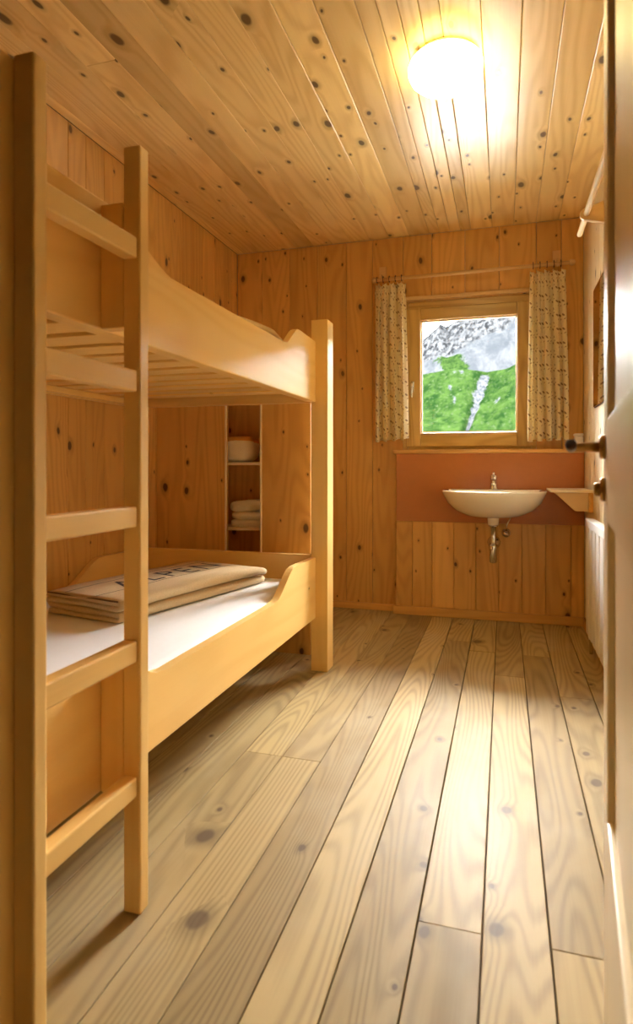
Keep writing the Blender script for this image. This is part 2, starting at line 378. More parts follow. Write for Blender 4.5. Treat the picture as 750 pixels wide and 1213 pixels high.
# curtain rod
rod = thing('curtain_rod', (-.21, 3.965, 2.166), 'pale wooden curtain rod with ball ends above the window', 'curtain rod')
def rp(f, *a, **k): return f(*a, parent=rod, **k)
rp(tube, 'pole', [(-.80, 3.965, 2.166), (.378, 3.965, 2.171)], .0115, 'dowel_x')
for xx, zz in ((-.81, 2.166), (.388, 2.171)):
    bm = bmesh.new(); bmesh.ops.create_uvsphere(bm, u_segments=14, v_segments=10, radius=.019, matrix=Matrix.Translation((xx-rod.location.x, 0, zz-rod.location.z))); fin('finial', bm, 'dowel_x', rod, True)
for x0 in (-.768, .308):
    br = rp(box, 'bracket', x0-.024, x0+.024, YB-.012, YB-.0005, 2.185, 2.275, 'dowel_x', bev=.003)
    bm = bmesh.new(); abox(bm, x0-.009, x0+.009, 3.955, YB-.01, 2.178, 2.20, .003); abox(bm, x0-.009, x0+.009, 3.955, 3.975, 2.156, 2.185, .003)
    bmesh.ops.translate(bm, verts=bm.verts, vec=-rod.location); fin('bracket_arm', bm, 'dowel_x', br)

def curtain(name, x0t, x1t, x0b, x1b, z0, z1, label, seed, folds):
    r = random.Random(seed); nu, nv = 90, 40
    me_v, me_f, uvs = [], [], []
    ph = r.uniform(0, 6); lens = (x1t-x0t)*1.9
    for j in range(nv+1):
        v = j/nv; z = z1+(z0-z1)*v
        pinch = math.exp(-((v-.055)/.03)**2)
        for i in range(nu+1):
            u = i/nu
            uu = u+.02*math.sin(5*u+2*v+ph)
            xa = x0t+(x1t-x0t)*uu; xb = x0b+(x1b-x0b)*uu
            s = v*v*(3-2*v) if v < 1 else 1
            x = xa+(xb-xa)*s
            amp = .017+.013*v
            yy = 3.966+amp*math.sin(2*math.pi*folds*u+ph+.7*math.sin(2.2*v+u*3)) + .005*math.sin(2*math.pi*folds*2.3*u+1.7*ph+3*v)
            yy = 3.966+(yy-3.966)*(1-.55*pinch)
            x += .006*math.sin(2*math.pi*folds*2*u+ph)*(1-pinch)
            zz = z + (.008*math.sin(2*math.pi*folds*u+ph) + .012*(u-.5)) * v
            if v == 0: zz += .006*math.sin(2*math.pi*folds*2*u)
            me_v.append((x, yy, zz)); uvs.append((u*lens, v*(z1-z0)))
    for j in range(nv):
        for i in range(nu):
            a = j*(nu+1)+i; me_f.append((a, a+1, a+nu+2, a+nu+1))
    me = bpy.data.meshes.new(name); me.from_pydata(me_v, [], me_f); ul = me.uv_layers.new(name='UVMap')
    for p in me.polygons:
        p.use_smooth = True
        for li in p.loop_indices: ul.data[li].uv = uvs[me.loops[li].vertex_index]
    o = link(name, me, 'curtain')
    so = o.modifiers.new('thick', 'SOLIDIFY'); so.thickness = .0015
    tag(o, label, 'curtain', 'patterned curtains at the window')
    hem = None
    for k in range(5):
        x = x0t+(x1t-x0t)*(k+.5)/5
        bm = bmesh.new()
        pts = [(x, 3.965+.0175*math.cos(t), 2.1662+(x+.8)*.00424+.0205*math.sin(t)) for t in [2*math.pi*q/16 for q in range(17)]]
        atube(bm, pts, .002, 6, False); fin('curtain_ring', bm, 'darkmetal', o, True)
    return o
curtain('curtain', -.812, -.612, -.806, -.600, 1.122, 2.136, 'cream curtain with small brown leaf print left of the window, by the bunk bed', 4, 4)
curtain('curtain', .148, .345, .140, .366, 1.115, 2.130, 'cream curtain with small brown leaf print right of the window, over the corner shelf', 9, 4.5)

# ------------------------------------------------------------------ washbasin
BX, BYC, BZ = -.061, 3.80, .812
basin = thing('washbasin', (BX, YP, .65), 'cream oval wall-hung washbasin with chrome trap below the window', 'washbasin')
def outline(s, th):
    a, bf, bb = .297*s, .30*s, (YP-.003-BYC)
    x = a*abs(math.cos(th))**.85*(1 if math.cos(th) >= 0 else -1)
    sy = math.sin(th)
    yv = -bf*abs(sy)**.95 if sy < 0 else min(bb, .32*s*abs(sy)**.8)
    return x, yv
def basin_mesh():
    bm = bmesh.new(); N = 56; rings = []
    prof = [(.30, .655, 0), (.55, .668, 0), (.76, .700, 0), (.90, .742, 0), (.975, .785, 0), (1.0, .803, 0), (1.0, .811, 0), (.985, .8145, 0), (.90, .8135, 1), (.86, .805, 1), (.80, .77, 1), (.66, .725, 1), (.42, .695, 1), (.15, .686, 1)]
    for s, z, inner in prof:
        ring = []
        for k in range(N):
            th = 2*math.pi*k/N; x, yv = outline(s, th)
            if inner and yv > 0: yv = min(yv, .075*s/.9)
            if not inner and s < 1 and yv > 0: yv = YP-.003-BYC if math.sin(th) > .75 else yv
            ring.append(bm.verts.new((x, BYC+yv-YP, z-.65)))
        rings.append(ring)
    for a, b in zip(rings[:-1], rings[1:]):
        for k in range(N): bm.faces.new((a[k], a[(k+1) % N], b[(k+1) % N], b[k]))
    bm.faces.new(rings[0][::-1]); bm.faces.new(rings[-1])
    return fin('bowl', bm, 'ceramic', basin, True)
bowl = basin_mesh()
# drain boss, trap, flange, valve
tube('drain_boss', [(BX, 3.74, .665), (BX, 3.74, .615)], [.034, .031], 'ceramic', basin, 18)
trap = tube('drain_pipe', [(BX, 3.74, .612), (BX, 3.74, .606), (BX, 3.74, .604), (BX, 3.74, .50), (BX, 3.74, .498), (BX, 3.74, .47)], [.026, .026, .016, .016, .021, .021], 'chrome', basin, 16)
tube('bottle_trap', [(BX-.002, 3.74, .50), (BX-.002, 3.74, .485), (BX-.002, 3.74, .46), (BX-.002, 3.74, .40), (BX-.002, 3.74, .393)], [.022, .026, .022, .022, .014], 'chrome', basin, 16)
tube('outlet_pipe', [(BX, 3.74, .485), (BX, YP-.004, .485)], .015, 'chrome', basin, 12)
tube('wall_flange', [(BX, YP-.03, .485), (BX, YP-.012, .485), (BX, YP-.001, .485)], [.020, .036, .040], 'chrome', basin, 18)
valve = tube('angle_valve', [(.012, YP-.002, .545), (.012, YP-.012, .545), (.012, YP-.014, .545), (.012, YP-.05, .545)], [.028, .026, .012, .014], 'chrome', basin, 14)
tube('valve_knob', [(.012, YP-.05, .545), (.012, YP-.075, .545)], [.021, .018], 'chrome', basin, 10)
tube('supply_hose', [(.012, YP-.04, .555), (.014, YP-.04, .60), (.035, YP-.05, .64), (.03, YP-.06, .67), (0, YP-.06, .69)], .006, 'chrome', basin, 8)
fx, fy = BX, 3.925
fau = thing('faucet', (fx, fy, .8135), 'small chrome single-lever faucet on the back rim of the washbasin', 'faucet')
tube('faucet_body', [(fx, fy, .8135), (fx, fy, .818), (fx, fy, .835), (fx, fy, .875)], [.028, .027, .021, .020], 'chrome', fau, 16)
tube('spout', [(fx, fy, .85), (fx, fy-.05, .865), (fx, fy-.10, .862), (fx, fy-.112, .848)], [.015, .013, .012, .011], 'chrome', fau, 12)
tube('lever', [(fx, fy, .872), (fx, fy, .892), (fx, fy-.01, .90)], [.019, .02, .014], 'chrome', fau, 12)
tube('lever_handle', [(fx, fy-.0, .893), (fx, fy-.06, .915)], [.009, .007], 'chrome', fau, 8)

# corner shelf beside basin
shelf = thing('corner_shelf', (XR, 3.62, .70), 'small pine shelf with slanted bracket fixed to the right wall beside the basin', 'shelf')
box('shelf_board', .243, XR-.001, 3.612, 3.962, .813, .826, 'pale_y', shelf, bev=.003)
prism('shelf_bracket', [(.262, .812), (.368, .712), (XR-.026, .712), (XR-.026, .812)], 'y', 3.62, 3.645, 'dowel_x', shelf, bev=.002)
box('wall_batten', XR-.025, XR-.001, 3.618, 3.96, .706, .812, 'wall_y', shelf, bev=.003)
# small white box on the sill
sb = thing('soap_dispenser', (.425, 4.0, 1.060), 'small white plastic box standing at the right end of the window sill', 'dispenser')
box('body', .402, .450, 3.972, 4.03, 1.0605, 1.135, 'plastic', sb, bev=.006)
box('lid', .400, .452, 3.970, 4.032, 1.136, 1.152, 'plastic', sb, bev=.005)
# mirror
mir = thing('wall_mirror', (XR, 3.25, 1.27), 'tall frameless wall mirror on the right wall above the radiator', 'mirror')
box('mirror_back', XR-.010, XR-.001, 2.95, 3.52, 1.262, 1.876, 'darkmetal', mir, bev=.001)
box('mirror_pane', XR-.014, XR-.0105, 2.952, 3.518, 1.264, 1.874, 'mirror', mir, bev=.001)

# radiator
rad = thing('radiator', (XR, 3.0, .0), 'white ribbed panel radiator under the mirror on the right wall', 'radiator')
def radiator():
    y0, y1 = 2.50, 3.476; z0, z1 = .10, .675
    prof = []; n = 8; pit = (y1-y0)/n
    for k in range(n):
        a = y0+k*pit
        for f, xx in ((0, .425), (.14, .425), (.17, .412), (.22, .405), (.92, .405), (.97, .412), (.995, .425)):
            prof.append((a+pit*f, xx))
    bm = bmesh.new()
    A = [bm.verts.new((x-XR, yv-3.0, z0)) for yv, x in prof]; B = [bm.verts.new((x-XR, yv-3.0, z1)) for yv, x in prof]
    for i in range(len(prof)-1): bm.faces.new((A[i], A[i+1], B[i+1], B[i]))
    Ab = [bm.verts.new((.44-XR, v-3.0, z0)) for v in (y0, y1)]; Bb = [bm.verts.new((.44-XR, v-3.0, z1)) for v in (y0, y1)]
    bm.faces.new((Ab[0], Ab[1], Bb[1], Bb[0])); bm.faces.new((A[0], Ab[0], Bb[0], B[0])); bm.faces.new((A[-1], Ab[1], Bb[1], B[-1]))
    bm.faces.new(A+[Ab[1], Ab[0]]); bm.faces.new(B+[Bb[1], Bb[0]])
    bmesh.ops.triangulate(bm, faces=[f for f in bm.faces if len(f.verts) > 4])
    fin('ribbed_panel', bm, 'whitepaint', rad)
    box('top_grille', .402, .446, y0-.004, y1+.004, z1-.03, z1+.012, 'whitepaint', rad, bev=.004)
    for yv in (y0+.12, y1-.12): box('wall_bracket', .436, XR-.001, yv-.02, yv+.02, .3, .5, 'whitepaint', rad)
    tube('supply_pipe', [(.425, 3.42, .11), (.425, 3.42, .0)], .009, 'chrome', rad)
    tube('valve', [(.425, 3.42, .08), (.425, 3.46, .08)], [.014, .012], 'whitepaint', rad)
radiator()

# clothes rail on right wall
cr = thing('clothes_rail', (.34, 2.4, 2.05), 'pale wooden clothes pole carried by pegged brackets high on the right wall', 'clothes rail')
tube('pole', [(.34, 1.55, 2.046), (.34, 3.14, 2.046)], .0125, 'dowel_y', cr, 14)
for yy in (2.90, 1.75):
    ang = [math.pi/2+math.pi*k/10 for k in range(11)]
    poly = [(.34+.026*math.cos(t), 2.046+.026*math.sin(t)) for t in ang]
    poly = poly+[(XR-.001, 1.992), (XR-.001, 2.112)]
    prism('bracket', poly, 'y', yy-.012, yy+.012, 'dowel_x', cr, bev=.002)

# ------------------------------------------------------------------ ceiling lamp
lx, ly = -.208, 2.32
lamp = thing('ceiling_lamp', (lx, ly, H), 'glowing opal glass dome lamp on the board ceiling', 'lamp')
tube('lamp_base', [(lx, ly, H-.0015), (lx, ly, H-.014)], [.118, .122], 'whitepaint', lamp, 32)
bm = bmesh.new(); rings = []
prof = [(.122, -.012), (.131, -.020), (.1365, -.036), (.135, -.052), (.126, -.072), (.106, -.090), (.075, -.103), (.038, -.1095)]
for r_, z_ in prof: rings.append([bm.verts.new((r_*math.cos(2*math.pi*k/40), r_*math.sin(2*math.pi*k/40), z_)) for k in range(40)])
for a, b in zip(rings[:-1], rings[1:]):
    for k in range(40): bm.faces.new((a[k], a[(k+1) % 40], b[(k+1) % 40], b[k]))
bm.faces.new(rings[-1]); bm.faces.new(rings[0][::-1])
fin('glass_dome', bm, 'globe', lamp, True)
# unseen fill lamp added behind the camera to brighten the open door
cl = thing('fill_lamp', (-.98, -.15, H), 'unseen fill lamp added outside the doorway to brighten the open door', 'lamp')
me = bpy.data.objects['glass_dome'].data
m2 = M['globe'].copy(); m2.name = 'fill_lamp_glow'; m2.node_tree.nodes['Principled BSDF'].inputs['Emission Strength'].default_value = FILL_LAMP
me2 = me.copy(); me2.materials.clear(); me2.materials.append(m2); link('glass_dome', me2, None, cl)

# ------------------------------------------------------------------ bunk bed
bed = thing('bunk_bed', (-1.3, 1.8, 0), 'pale timber bunk bed with curved side boards and a fixed ladder', 'bunk bed')
PF = -.784                                   # outer face of posts
RF = -.841                                   # outer face of side boards
Y0, Y1 = .888, 2.757
for (a, b) in ((Y0-.098, Y0), (Y1, Y1+.098)):
    box('bed_post', PF-.080, PF, a, b, .001, 1.64, 'bed_z', bed, bev=.003)
def sm(t): t = max(0, min(1, t)); return t*t*(3-2*t)
def side_poly(zb, hi, lo, n0, n1, f0, f1):
    pts = [(Y0, zb), (Y1, zb), (Y1, zb+hi-.004), (f1+.03, zb+hi)]
    for k in range(11): t = k/10; pts.append((f1+(f0-f1)*t, zb+hi+(lo-hi)*(sm(t)*.6+.4*t)))
    pts.append((f0-.03, zb+lo-.0005)); pts.append((n1+.03, zb+lo-.0005))
    for k in range(11): t = k/10; pts.append((n1+(n0-n1)*t, zb+lo+(hi-lo)*(sm(t)*.6+.4*t)))
    pts.append((Y0, zb+hi))
    return pts
for zb, lo, n0, n1, f0, f1 in ((.2492, .181, 1.17, 1.40, 2.235, 2.45), (1.2565, .198, 1.19, 1.45, 2.345, 2.50)):
    poly = side_poly(zb, .286, lo, n0, n1, f0, f1)
    prism('side_board', poly, 'x', RF-.028, RF, 'bed_y', bed, bev=.004)
    prism('side_board', poly, 'x', XL+.003, XL+.028, 'bed_y', bed, bev=.004)
    box('end_board', XL+.030, RF-.029, Y1+.020, Y1+.046, zb, zb+.29, 'bed_x', bed, bev=.004)
    box('end_board', XL+.030, RF-.029, Y0-.070, Y0-.044, zb, zb+.29, 'bed_x', bed, bev=.004)
    for xx in (XL+.0285, RF-.058): box('slat_ledger', xx, xx+.029, Y0, Y1+.018, zb+.004, zb+.03, 'bed_y', bed, bev=.002)
    yy = Y0+.02; k = 0
    while yy < Y1-.08:
        box('slat', XL+.031, RF-.031, yy, yy+.098, zb+.031, zb+.049, 'bed_x', bed, bev=.002); yy += .138
# ladder
LF = -.742
for a, b in ((.839, .871), (1.150, 1.184)): box('ladder_post', PF+.0005, LF, a, b, .001, 1.645, 'bed_z', bed, bev=.004)
for z0, z1 in ((1.401, 1.446), (1.117, 1.163), (.829, .873), (.541, .587), (.254, .297)):
    box('ladder_rung', PF+.003, LF-.006, .8715, 1.1495, z0, z1, 'bed_y', bed, bev=.004)
for z0, z1 in ((.2492, .528), (1.2565, 1.527)): box('spacer_block', RF+.0005, PF, 1.150, 1.184, z0, z1, 'bed_z', bed, bev=.003)

# mattresses
def mattress(name, zb, label):
    t = thing(name, (-1.335, 1.82, zb), label, 'mattress', 'bunk mattresses')
    x0, x1, y0, y1 = XL+.031, RF-.031, Y0-.03, Y1+.015
    box('core', x0+.003, x1-.003, y0+.003, y1-.003, zb, zb+.10, 'mattress_side', t, bev=.012)
    bm = bmesh.new(); nx, ny = 24, 48
    g = [[None]*(ny+1) for _ in range(nx+1)]
    for i in range(nx+1):
        for j in range(ny+1):
            x = x0+(x1-x0)*i/nx; yv = y0+(y1-y0)*j/ny
            ed = min(i, nx-i, (j if True else 0), ny-j)
            z = zb+.128+.003*mnoise.noise(Vector((x*5, yv*4, zb))) - (.010 if ed == 0 else 0)
            g[i][j] = bm.verts.new((x+1.335, yv-1.82, z-zb))
    for i in range(nx):
        for j in range(ny): bm.faces.new((g[i][j], g[i+1][j], g[i+1][j+1], g[i][j+1]))
    bd = [e for e in bm.edges if len(e.link_faces) == 1]
    r = bmesh.ops.extrude_edge_only(bm, edges=bd)
    bmesh.ops.translate(bm, verts=[v for v in r['geom'] if isinstance(v, bmesh.types.BMVert)], vec=(0, 0, -.075))
    fin('bed_sheet', bm, 'sheet', t, True)
    return t
mattress('mattress', .2992, 'white sheeted mattress on the lower bunk')
mattress('mattress', 1.3065, 'white sheeted mattress on the upper bunk behind the curved side board')

# folded blankets
def blanket(loc, rotz, label):
    t = thing('wool_blanket', loc, label, 'blanket', 'folded wool blankets', rotz)
    W, L, th = .37, .86, .0165
    # serpentine section with four layers, folds on the right side joining layers 1-2 and 3-4
    zc = [.010, .030, .052, .072]; xl, xr = -W/2+.010, W/2-.012
    path = []
    def arc(cx, z0, z1, sgn):
        r = (z1-z0)/2; return [(cx+sgn*r*1.3*math.sin(math.pi*k/6), z0+r-r*math.cos(math.pi*k/6)) for k in range(1, 6)]
    nS = 8
    def run(a, b, z): return [(a+(b-a)*k/nS, z) for k in range(nS+1)]
    path += run(xl, xr-.01, zc[0])+arc(xr-.01, zc[0], zc[1], 1)+run(xr-.01, xl+.004, zc[1])+arc(xl+.004, zc[1], zc[2], -1)+run(xl+.004, xr, zc[2])+arc(xr, zc[2], zc[3], 1)+run(xr, xl, zc[3])
    n = len(path); nor = []
    for i in range(n):
        a = path[max(i-1, 0)]; b = path[min(i+1, n-1)]; dx, dz = b[0]-a[0], b[1]-a[1]; l = math.hypot(dx, dz) or 1; nor.append((-dz/l, dx/l))
    loop = [(p[0]+q[0]*th/2, p[1]+q[1]*th/2) for p, q in zip(path, nor)]+[(p[0]-q[0]*th/2, p[1]-q[1]*th/2) for p, q in reversed(list(zip(path, nor)))]
    bm = bmesh.new(); NY = 26; rows = []
    seed = loc[2]*3
    for j in range(NY+1):
        v = j/NY; yv = -L/2+L*v
        endr = math.exp(-((1-v)/.05)**2)
        row = []
        for (x, z) in loop:
            k = z/.085
            dz = .004*mnoise.noise(Vector((x*7, yv*5, z*8+seed)))*k + .007*k*math.cos(math.pi*(v-.55)*1.1) - .016*endr*k
            dy = .012*mnoise.noise(Vector((x*6, z*60, seed+j*0)))*(1-v) + .006*(z-.04)/.04*(1 if v > .5 else -1)*0
            row.append(bm.verts.new((x*(1-.05*endr), yv+dy, max(z+dz, .0015))))
        rows.append(row)
    m = len(loop)
    for j in range(NY):
        for i in range(m): bm.faces.new((rows[j][i], rows[j][(i+1) % m], rows[j+1][(i+1) % m], rows[j+1][i]))
    capa = []
    h = n
    for r_ in (rows[0], rows[-1]):
        for i in range(n-1): bm.faces.new((r_[i], r_[i+1], r_[m-2-i], r_[m-1-i]))
    o = fin('folded_wool', bm, 'wool', t, True)
    topz = zc[3]+th/2
    def surf(x, yv):
        v = (yv+L/2)/L; k = topz/.085; endr = math.exp(-((1-v)/.05)**2)
        return topz+.004*mnoise.noise(Vector((x*7, yv*5, topz*8+seed)))*k+.007*k*math.cos(math.pi*(v-.55)*1.1)-.016*endr*k+.0012
    # printed lines and lettering follow the top layer
    for xs in (-.105, .055):
        bm = bmesh.new(); pv = None
        for j in range(41):
            yv = -L/2+.012+(L-.10)*j/40
            a = bm.verts.new((xs-.0022, yv, surf(xs, yv))); b = bm.verts.new((xs+.0022, yv, surf(xs, yv)))
            if pv: bm.faces.new((pv[0], pv[1], b, a))
            pv = (a, b)
        fin('printed_stripe', bm, 'ink', t)
    cu = bpy.data.curves.new('lettering', 'FONT'); cu.body = 'ALPEN'; cu.size = .165; cu.space_character = 1.25; cu.resolution_u = 3
    to = bpy.data.objects.new('tmp', cu); C.objects.link(to); dg = bpy.context.evaluated_depsgraph_get(); dg.update()
    me = bpy.data.meshes.new_from_object(to.evaluated_get(dg)); bpy.data.objects.remove(to)
    bm = bmesh.new(); bm.from_mesh(me)
    bmesh.ops.subdivide_edges(bm, edges=[e for e in bm.edges if e.calc_length() > .05], cuts=3)
    bmesh.ops.triangulate(bm, faces=bm.faces)
    xs_ = [v.co.x for v in bm.verts]; wx = max(xs_)-min(xs_); mn = min(xs_)
    for v in bm.verts:
        yv = -.27+(v.co.x-mn)/wx*.56; x = .040-v.co.y/.115*.115
        v.co = Vector((x, yv, surf(x, yv)))
    lt = fin('lettering', bm, 'ink', t); lt['label'] = 'dark printed letters'
    # darker bound edges at the near end
    for zz in (zc[3],):
        bm = bmesh.new(); pts = []
        for k in range(13):
            x = xl+(xr-xl)*k/12; pts.append((x, -L/2-.001+.012*mnoise.noise(Vector((x*6, zz*60, seed))), surf(x, -L/2)-.004))
        atube(bm, pts, .003, 6); fin('bound_edge', bm, 'wool_trim', t, True)
    return t
blanket((-1.305, 2.235, .4295), math.radians(-13), 'folded tan wool blanket with dark lettering on the lower bunk')
ub = blanket((-1.215, 2.20, 1.4370), math.radians(-13), 'folded tan wool blanket peeking over the upper bunk side board'); ub.scale = (1, 1, 1.42)

# ------------------------------------------------------------------ shelf cabinet at the bed's foot
cab = thing('shelf_cabinet', (-1.38, 2.98, 0), 'low pine cabinet with an open shelf niche behind the foot of the bed', 'cabinet')
CY, CYB, CX1, CH = 2.98, 3.21, -.937, 1.52
nx0, nx1 = -1.402, -1.204
box('front_panel', XL+.002, nx0, CY, CY+.019, .0015, CH, 'wall_z', cab, bev=.001)
box('front_panel', nx1, CX1, CY, CY+.019, .0015, CH, 'wall_z', cab, bev=.001)
for x0, x1 in ((nx0-.004, nx0+.004), (nx1-.004, nx1+.004)):
    box('lit_edge_strip', x0, x1, CY-.012, CY-.0002, .0015, CH, 'pale_z', cab, bev=.0008)  # pale strips stand in for light catching the niche's board edges
box('partition', nx0-.10, nx0-.085, CY+.02, CYB-.012, .0015, CH-.02, 'wall_z', cab)
box('partition', nx1+.003, nx1+.018, CY+.02, CYB-.012, .0015, CH-.02, 'wall_z', cab)
box('side_panel', CX1-.019, CX1, CY+.0195, CYB, .0015, CH, 'wall_z', cab)
box('back_panel', XL+.002, CX1-.020, CYB-.011, CYB, .0015, CH-.02, 'wall_z', cab)
box('top_panel', XL+.002, CX1, CY, CYB, CH, CH+.019, 'wall_x', cab)
for z in (.978, .632):
    prism('shelf', [(nx0-.084, CY+.03), (nx1-.022, CY+.03) if z > .8 else (nx0+.05, CY+.03), (nx1-.004, CYB-.04) if z > .8 else (nx1-.004, CY+.08), (nx1-.004, CYB-.013), (nx0-.084, CYB-.013)], 'z', z-.016, z, 'pale_y', cab, bev=.0015)
# pillow on upper niche shelf
def cushion(name, cx, cy, z0, ax, ay, hz, mat, label, cat):
    bm = bmesh.new(); nu, nv = 28, 14; rows = []
    for j in range(nv+1):
        ph = -math.pi/2+math.pi*j/nv
        row = []
        for i in range(nu):
            th = 2*math.pi*i/nu
            def se(c, e): return math.copysign(abs(c)**e, c)
            x = ax*se(math.cos(ph), .55)*se(math.cos(th), .7); yv = ay*se(math.cos(ph), .55)*se(math.sin(th), .7); z = hz*se(math.sin(ph), .8)
            d = 1+.05*mnoise.noise(Vector((x*18, yv*18, z*18)))
            row.append(bm.verts.new((x*d, yv*d, max(z*d, -hz)+hz)))
        rows.append(row)
    for j in range(nv):
        for i in range(nu): bm.faces.new((rows[j][i], rows[j][(i+1) % nu], rows[j+1][(i+1) % nu], rows[j+1][i]))
    bmesh.ops.remove_doubles(bm, verts=bm.verts, dist=.0005)
    return bm
pil = thing('rolled_pillow', (-1.372, 3.10, .9785), 'plump cream pillow with orange cover on the upper niche shelf', 'pillow')
bm = cushion('p', 0, 0, 0, .100, .085, .066, 'linen', '', ''); fin('pillow_body', bm, 'linen', pil, True)
bm = cushion('p', 0, 0, 0, .099, .086, .068, '', '', '')
bmesh.ops.translate(bm, verts=bm.verts, vec=(-.003, .006, 0))
bmesh.ops.delete(bm, geom=[v for v in bm.verts if v.co.z < .082-.35*v.co.x], context='VERTS')
for v in bm.verts: v.co.z += .004; v.co.x *= 1.01
o = fin('orange_cover', bm, 'orange_linen', pil, True); o.modifiers.new('t', 'SOLIDIFY').thickness = .004
# folded blankets stack in the lower niche
fb = thing('folded_throw', (-1.308, 3.105, .6325), 'cream throw folded into three thick layers on the lower niche shelf', 'throw')
for k, (hz, dx, wid) in enumerate(((.022, .0, .090), (.020, .004, .088), (.028, -.004, .092))):
    z0 = [0, .042, .080][k]
    bm = bmesh.new(); n = 20; rows = []
    for j in range(13):
        yv = -.075+.15*j/12; row = []
        for i in range(n):
            th = 2*math.pi*i/n
            x = wid*math.copysign(abs(math.cos(th))**.45, math.cos(th))+dx
            z = hz*math.copysign(abs(math.sin(th))**.6, math.sin(th))*(1+.10*mnoise.noise(Vector((x*12, yv*14, k*3.1))))
            z += (.012*(x+.1)/.1 if k == 2 else 0)*.5
            row.append(bm.verts.new((x, yv+.006*mnoise.noise(Vector((x*20, k, 0))), max(z+hz+z0, .001))))
        rows.append(row)
    for j in range(12):
        for i in range(n): bm.faces.new((rows[j][i], rows[j][(i+1) % n], rows[j+1][(i+1) % n], rows[j+1][i]))
    bm.faces.new(rows[0][::-1]); bm.faces.new(rows[-1])
    fin('folded_layer', bm, 'linen', fb, True)

# ------------------------------------------------------------------ door
TH = math.radians(5.7); DW = .82
door = thing('door_1', (.162-DW*math.sin(TH), 1.147-DW*math.cos(TH), 0.006), 'pale panelled timber door swung open on the right with brass handle', 'door', rotz=-TH); door['kind'] = 'structure'
def dbox(n, *a, mat='pale_z', bev=.003, parent=door): return box(n, *a, mat, parent, bev=bev, local=True)
SW, DH, TK = .115, 1.985, .040
dbox('stile', 0, TK, DW-SW, DW, 0, DH)
dbox('stile', 0, TK, 0, SW, 0, DH)
for z0, z1 in ((0, .41), (.866, 1.026), (1.86, DH)): dbox('rail', 0, TK, SW+.0005, DW-SW-.0005, z0, z1, mat='pale_y')
for z0, z1 in ((.41, .866), (1.026, 1.86)): dbox('panel', .010, TK-.010, SW-.008, DW-SW+.008, z0-.008, z1+.008, bev=0)
def dtube(n, pts, r, mat, seg=14, parent=door):
    bm = bmesh.new(); atube(bm, pts, r, seg); return fin(n, bm, mat, parent, True)
hy, hz = DW-.052, .984
rose = dtube('handle_rose', [(0, hy, hz), (-.006, hy, hz), (-.009, hy, hz)], [.0195, .0195, .017], 'brass', 20)
hnd = dtube('door_handle', [(-.008, hy, hz), (-.040, hy, hz), (-.050, hy, hz)], [.0085, .0075, .0085], 'brass')
hnd['label'] = 'brass lever handle with dark rounded grip'
dtube('lever_grip', [(-.050, hy+.010, hz), (-.051, hy, hz), (-.051, hy-.05, hz), (-.051, hy-.105, hz+.001), (-.051, hy-.112, hz+.001)], [.006, .0085, .0075, .0085, .006], 'darkmetal', parent=hnd)
lk = dtube('lock_rose', [(0, hy, .915), (-.006, hy, .915), (-.008, hy, .915)], [.0195, .0195, .017], 'brass', 20)
dtube('thumb_turn', [(-.007, hy, .915), (-.014, hy, .915), (-.017, hy, .915)], [.011, .011, .008], 'brass')
for z in (.25, 1.70): dtube('hinge', [(-.006, -.004, z), (-.006, -.004, z+.09)], .007, 'brass', 10)

# ------------------------------------------------------------------ outside
def terrain_mat():
    m, nt, b = newmat('alpine_slope')
    geo = nd(nt, 'ShaderNodeNewGeometry'); P = geo.outputs['Position']; sep = nd(nt, 'ShaderNodeSeparateXYZ'); nt.links.new(P, sep.inputs[0])
    att = nd(nt, 'ShaderNodeAttribute', attribute_name='cover'); cs = nd(nt, 'ShaderNodeSeparateColor'); nt.links.new(att.outputs['Color'], cs.inputs[0])
    Q = comb(nt, sep.outputs[0], mth(nt, 'MULTIPLY', sep.outputs[1], .22), mth(nt, 'MULTIPLY', sep.outputs[2], .5))
    far = smooth(nt, sep.outputs[1], 500.0, 700.0)
    n1 = noise(nt, Q, .30, 6, .68); n2 = noise(nt, Q, 1.3, 4, .65); n3 = noise(nt, Q, .055, 8, .74, .5); n4 = noise(nt, Q, .16, 6, .7)
    K = .0138
    grass = mixc(nt, smooth(nt, n1, .36, .64), (.15*K, .46*K, .10*K), (.62*K, 1.15*K, .26*K))
    grass = mixc(nt, smooth(nt, n2, .52, .74), grass, (1.0*K, 1.4*K, .62*K))
    scree = mixc(nt, smooth(nt, n2, .35, .65), (.75*K, .85*K, 1.0*K), (2.1*K, 2.1*K, 2.15*K))
    scree = mixc(nt, far, scree, mixc(nt, smooth(nt, n3, .40, .62), (1.0*K, 1.08*K, 1.2*K), (1.75*K, 1.78*K, 1.85*K)))
    rock = mixc(nt, smooth(nt, n4, .42, .58), (.32*K, .33*K, .36*K), (2.0*K, 2.0*K, 2.05*K))
    rock = mixc(nt, mth(nt, 'MULTIPLY', smooth(nt, n3, .50, .62), .7), rock, (1.7*K, 1.72*K, 1.8*K))
    j1 = mth(nt, 'MULTIPLY', mth(nt, 'SUBTRACT', n1, .5), mth(nt, 'SUBTRACT', 1.0, far)); j2 = mth(nt, 'MULTIPLY', mth(nt, 'SUBTRACT', n3, .5), far)
    jig = mth(nt, 'MULTIPLY', mth(nt, 'ADD', j1, j2), 1.4)
    sc_f = smooth(nt, mth(nt, 'ADD', cs.outputs[1], jig), .42, .58); rk_f = smooth(nt, mth(nt, 'ADD', cs.outputs[0], jig), .42, .58)
    col = mixc(nt, sc_f, grass, scree); col = mixc(nt, rk_f, col, rock)
    nt.links.new(col, b.inputs['Base Color']); b.inputs['Roughness'].default_value = 1; b.inputs['Specular IOR Level'].default_value = 0
    return m
M['terrain'] = terrain_mat()
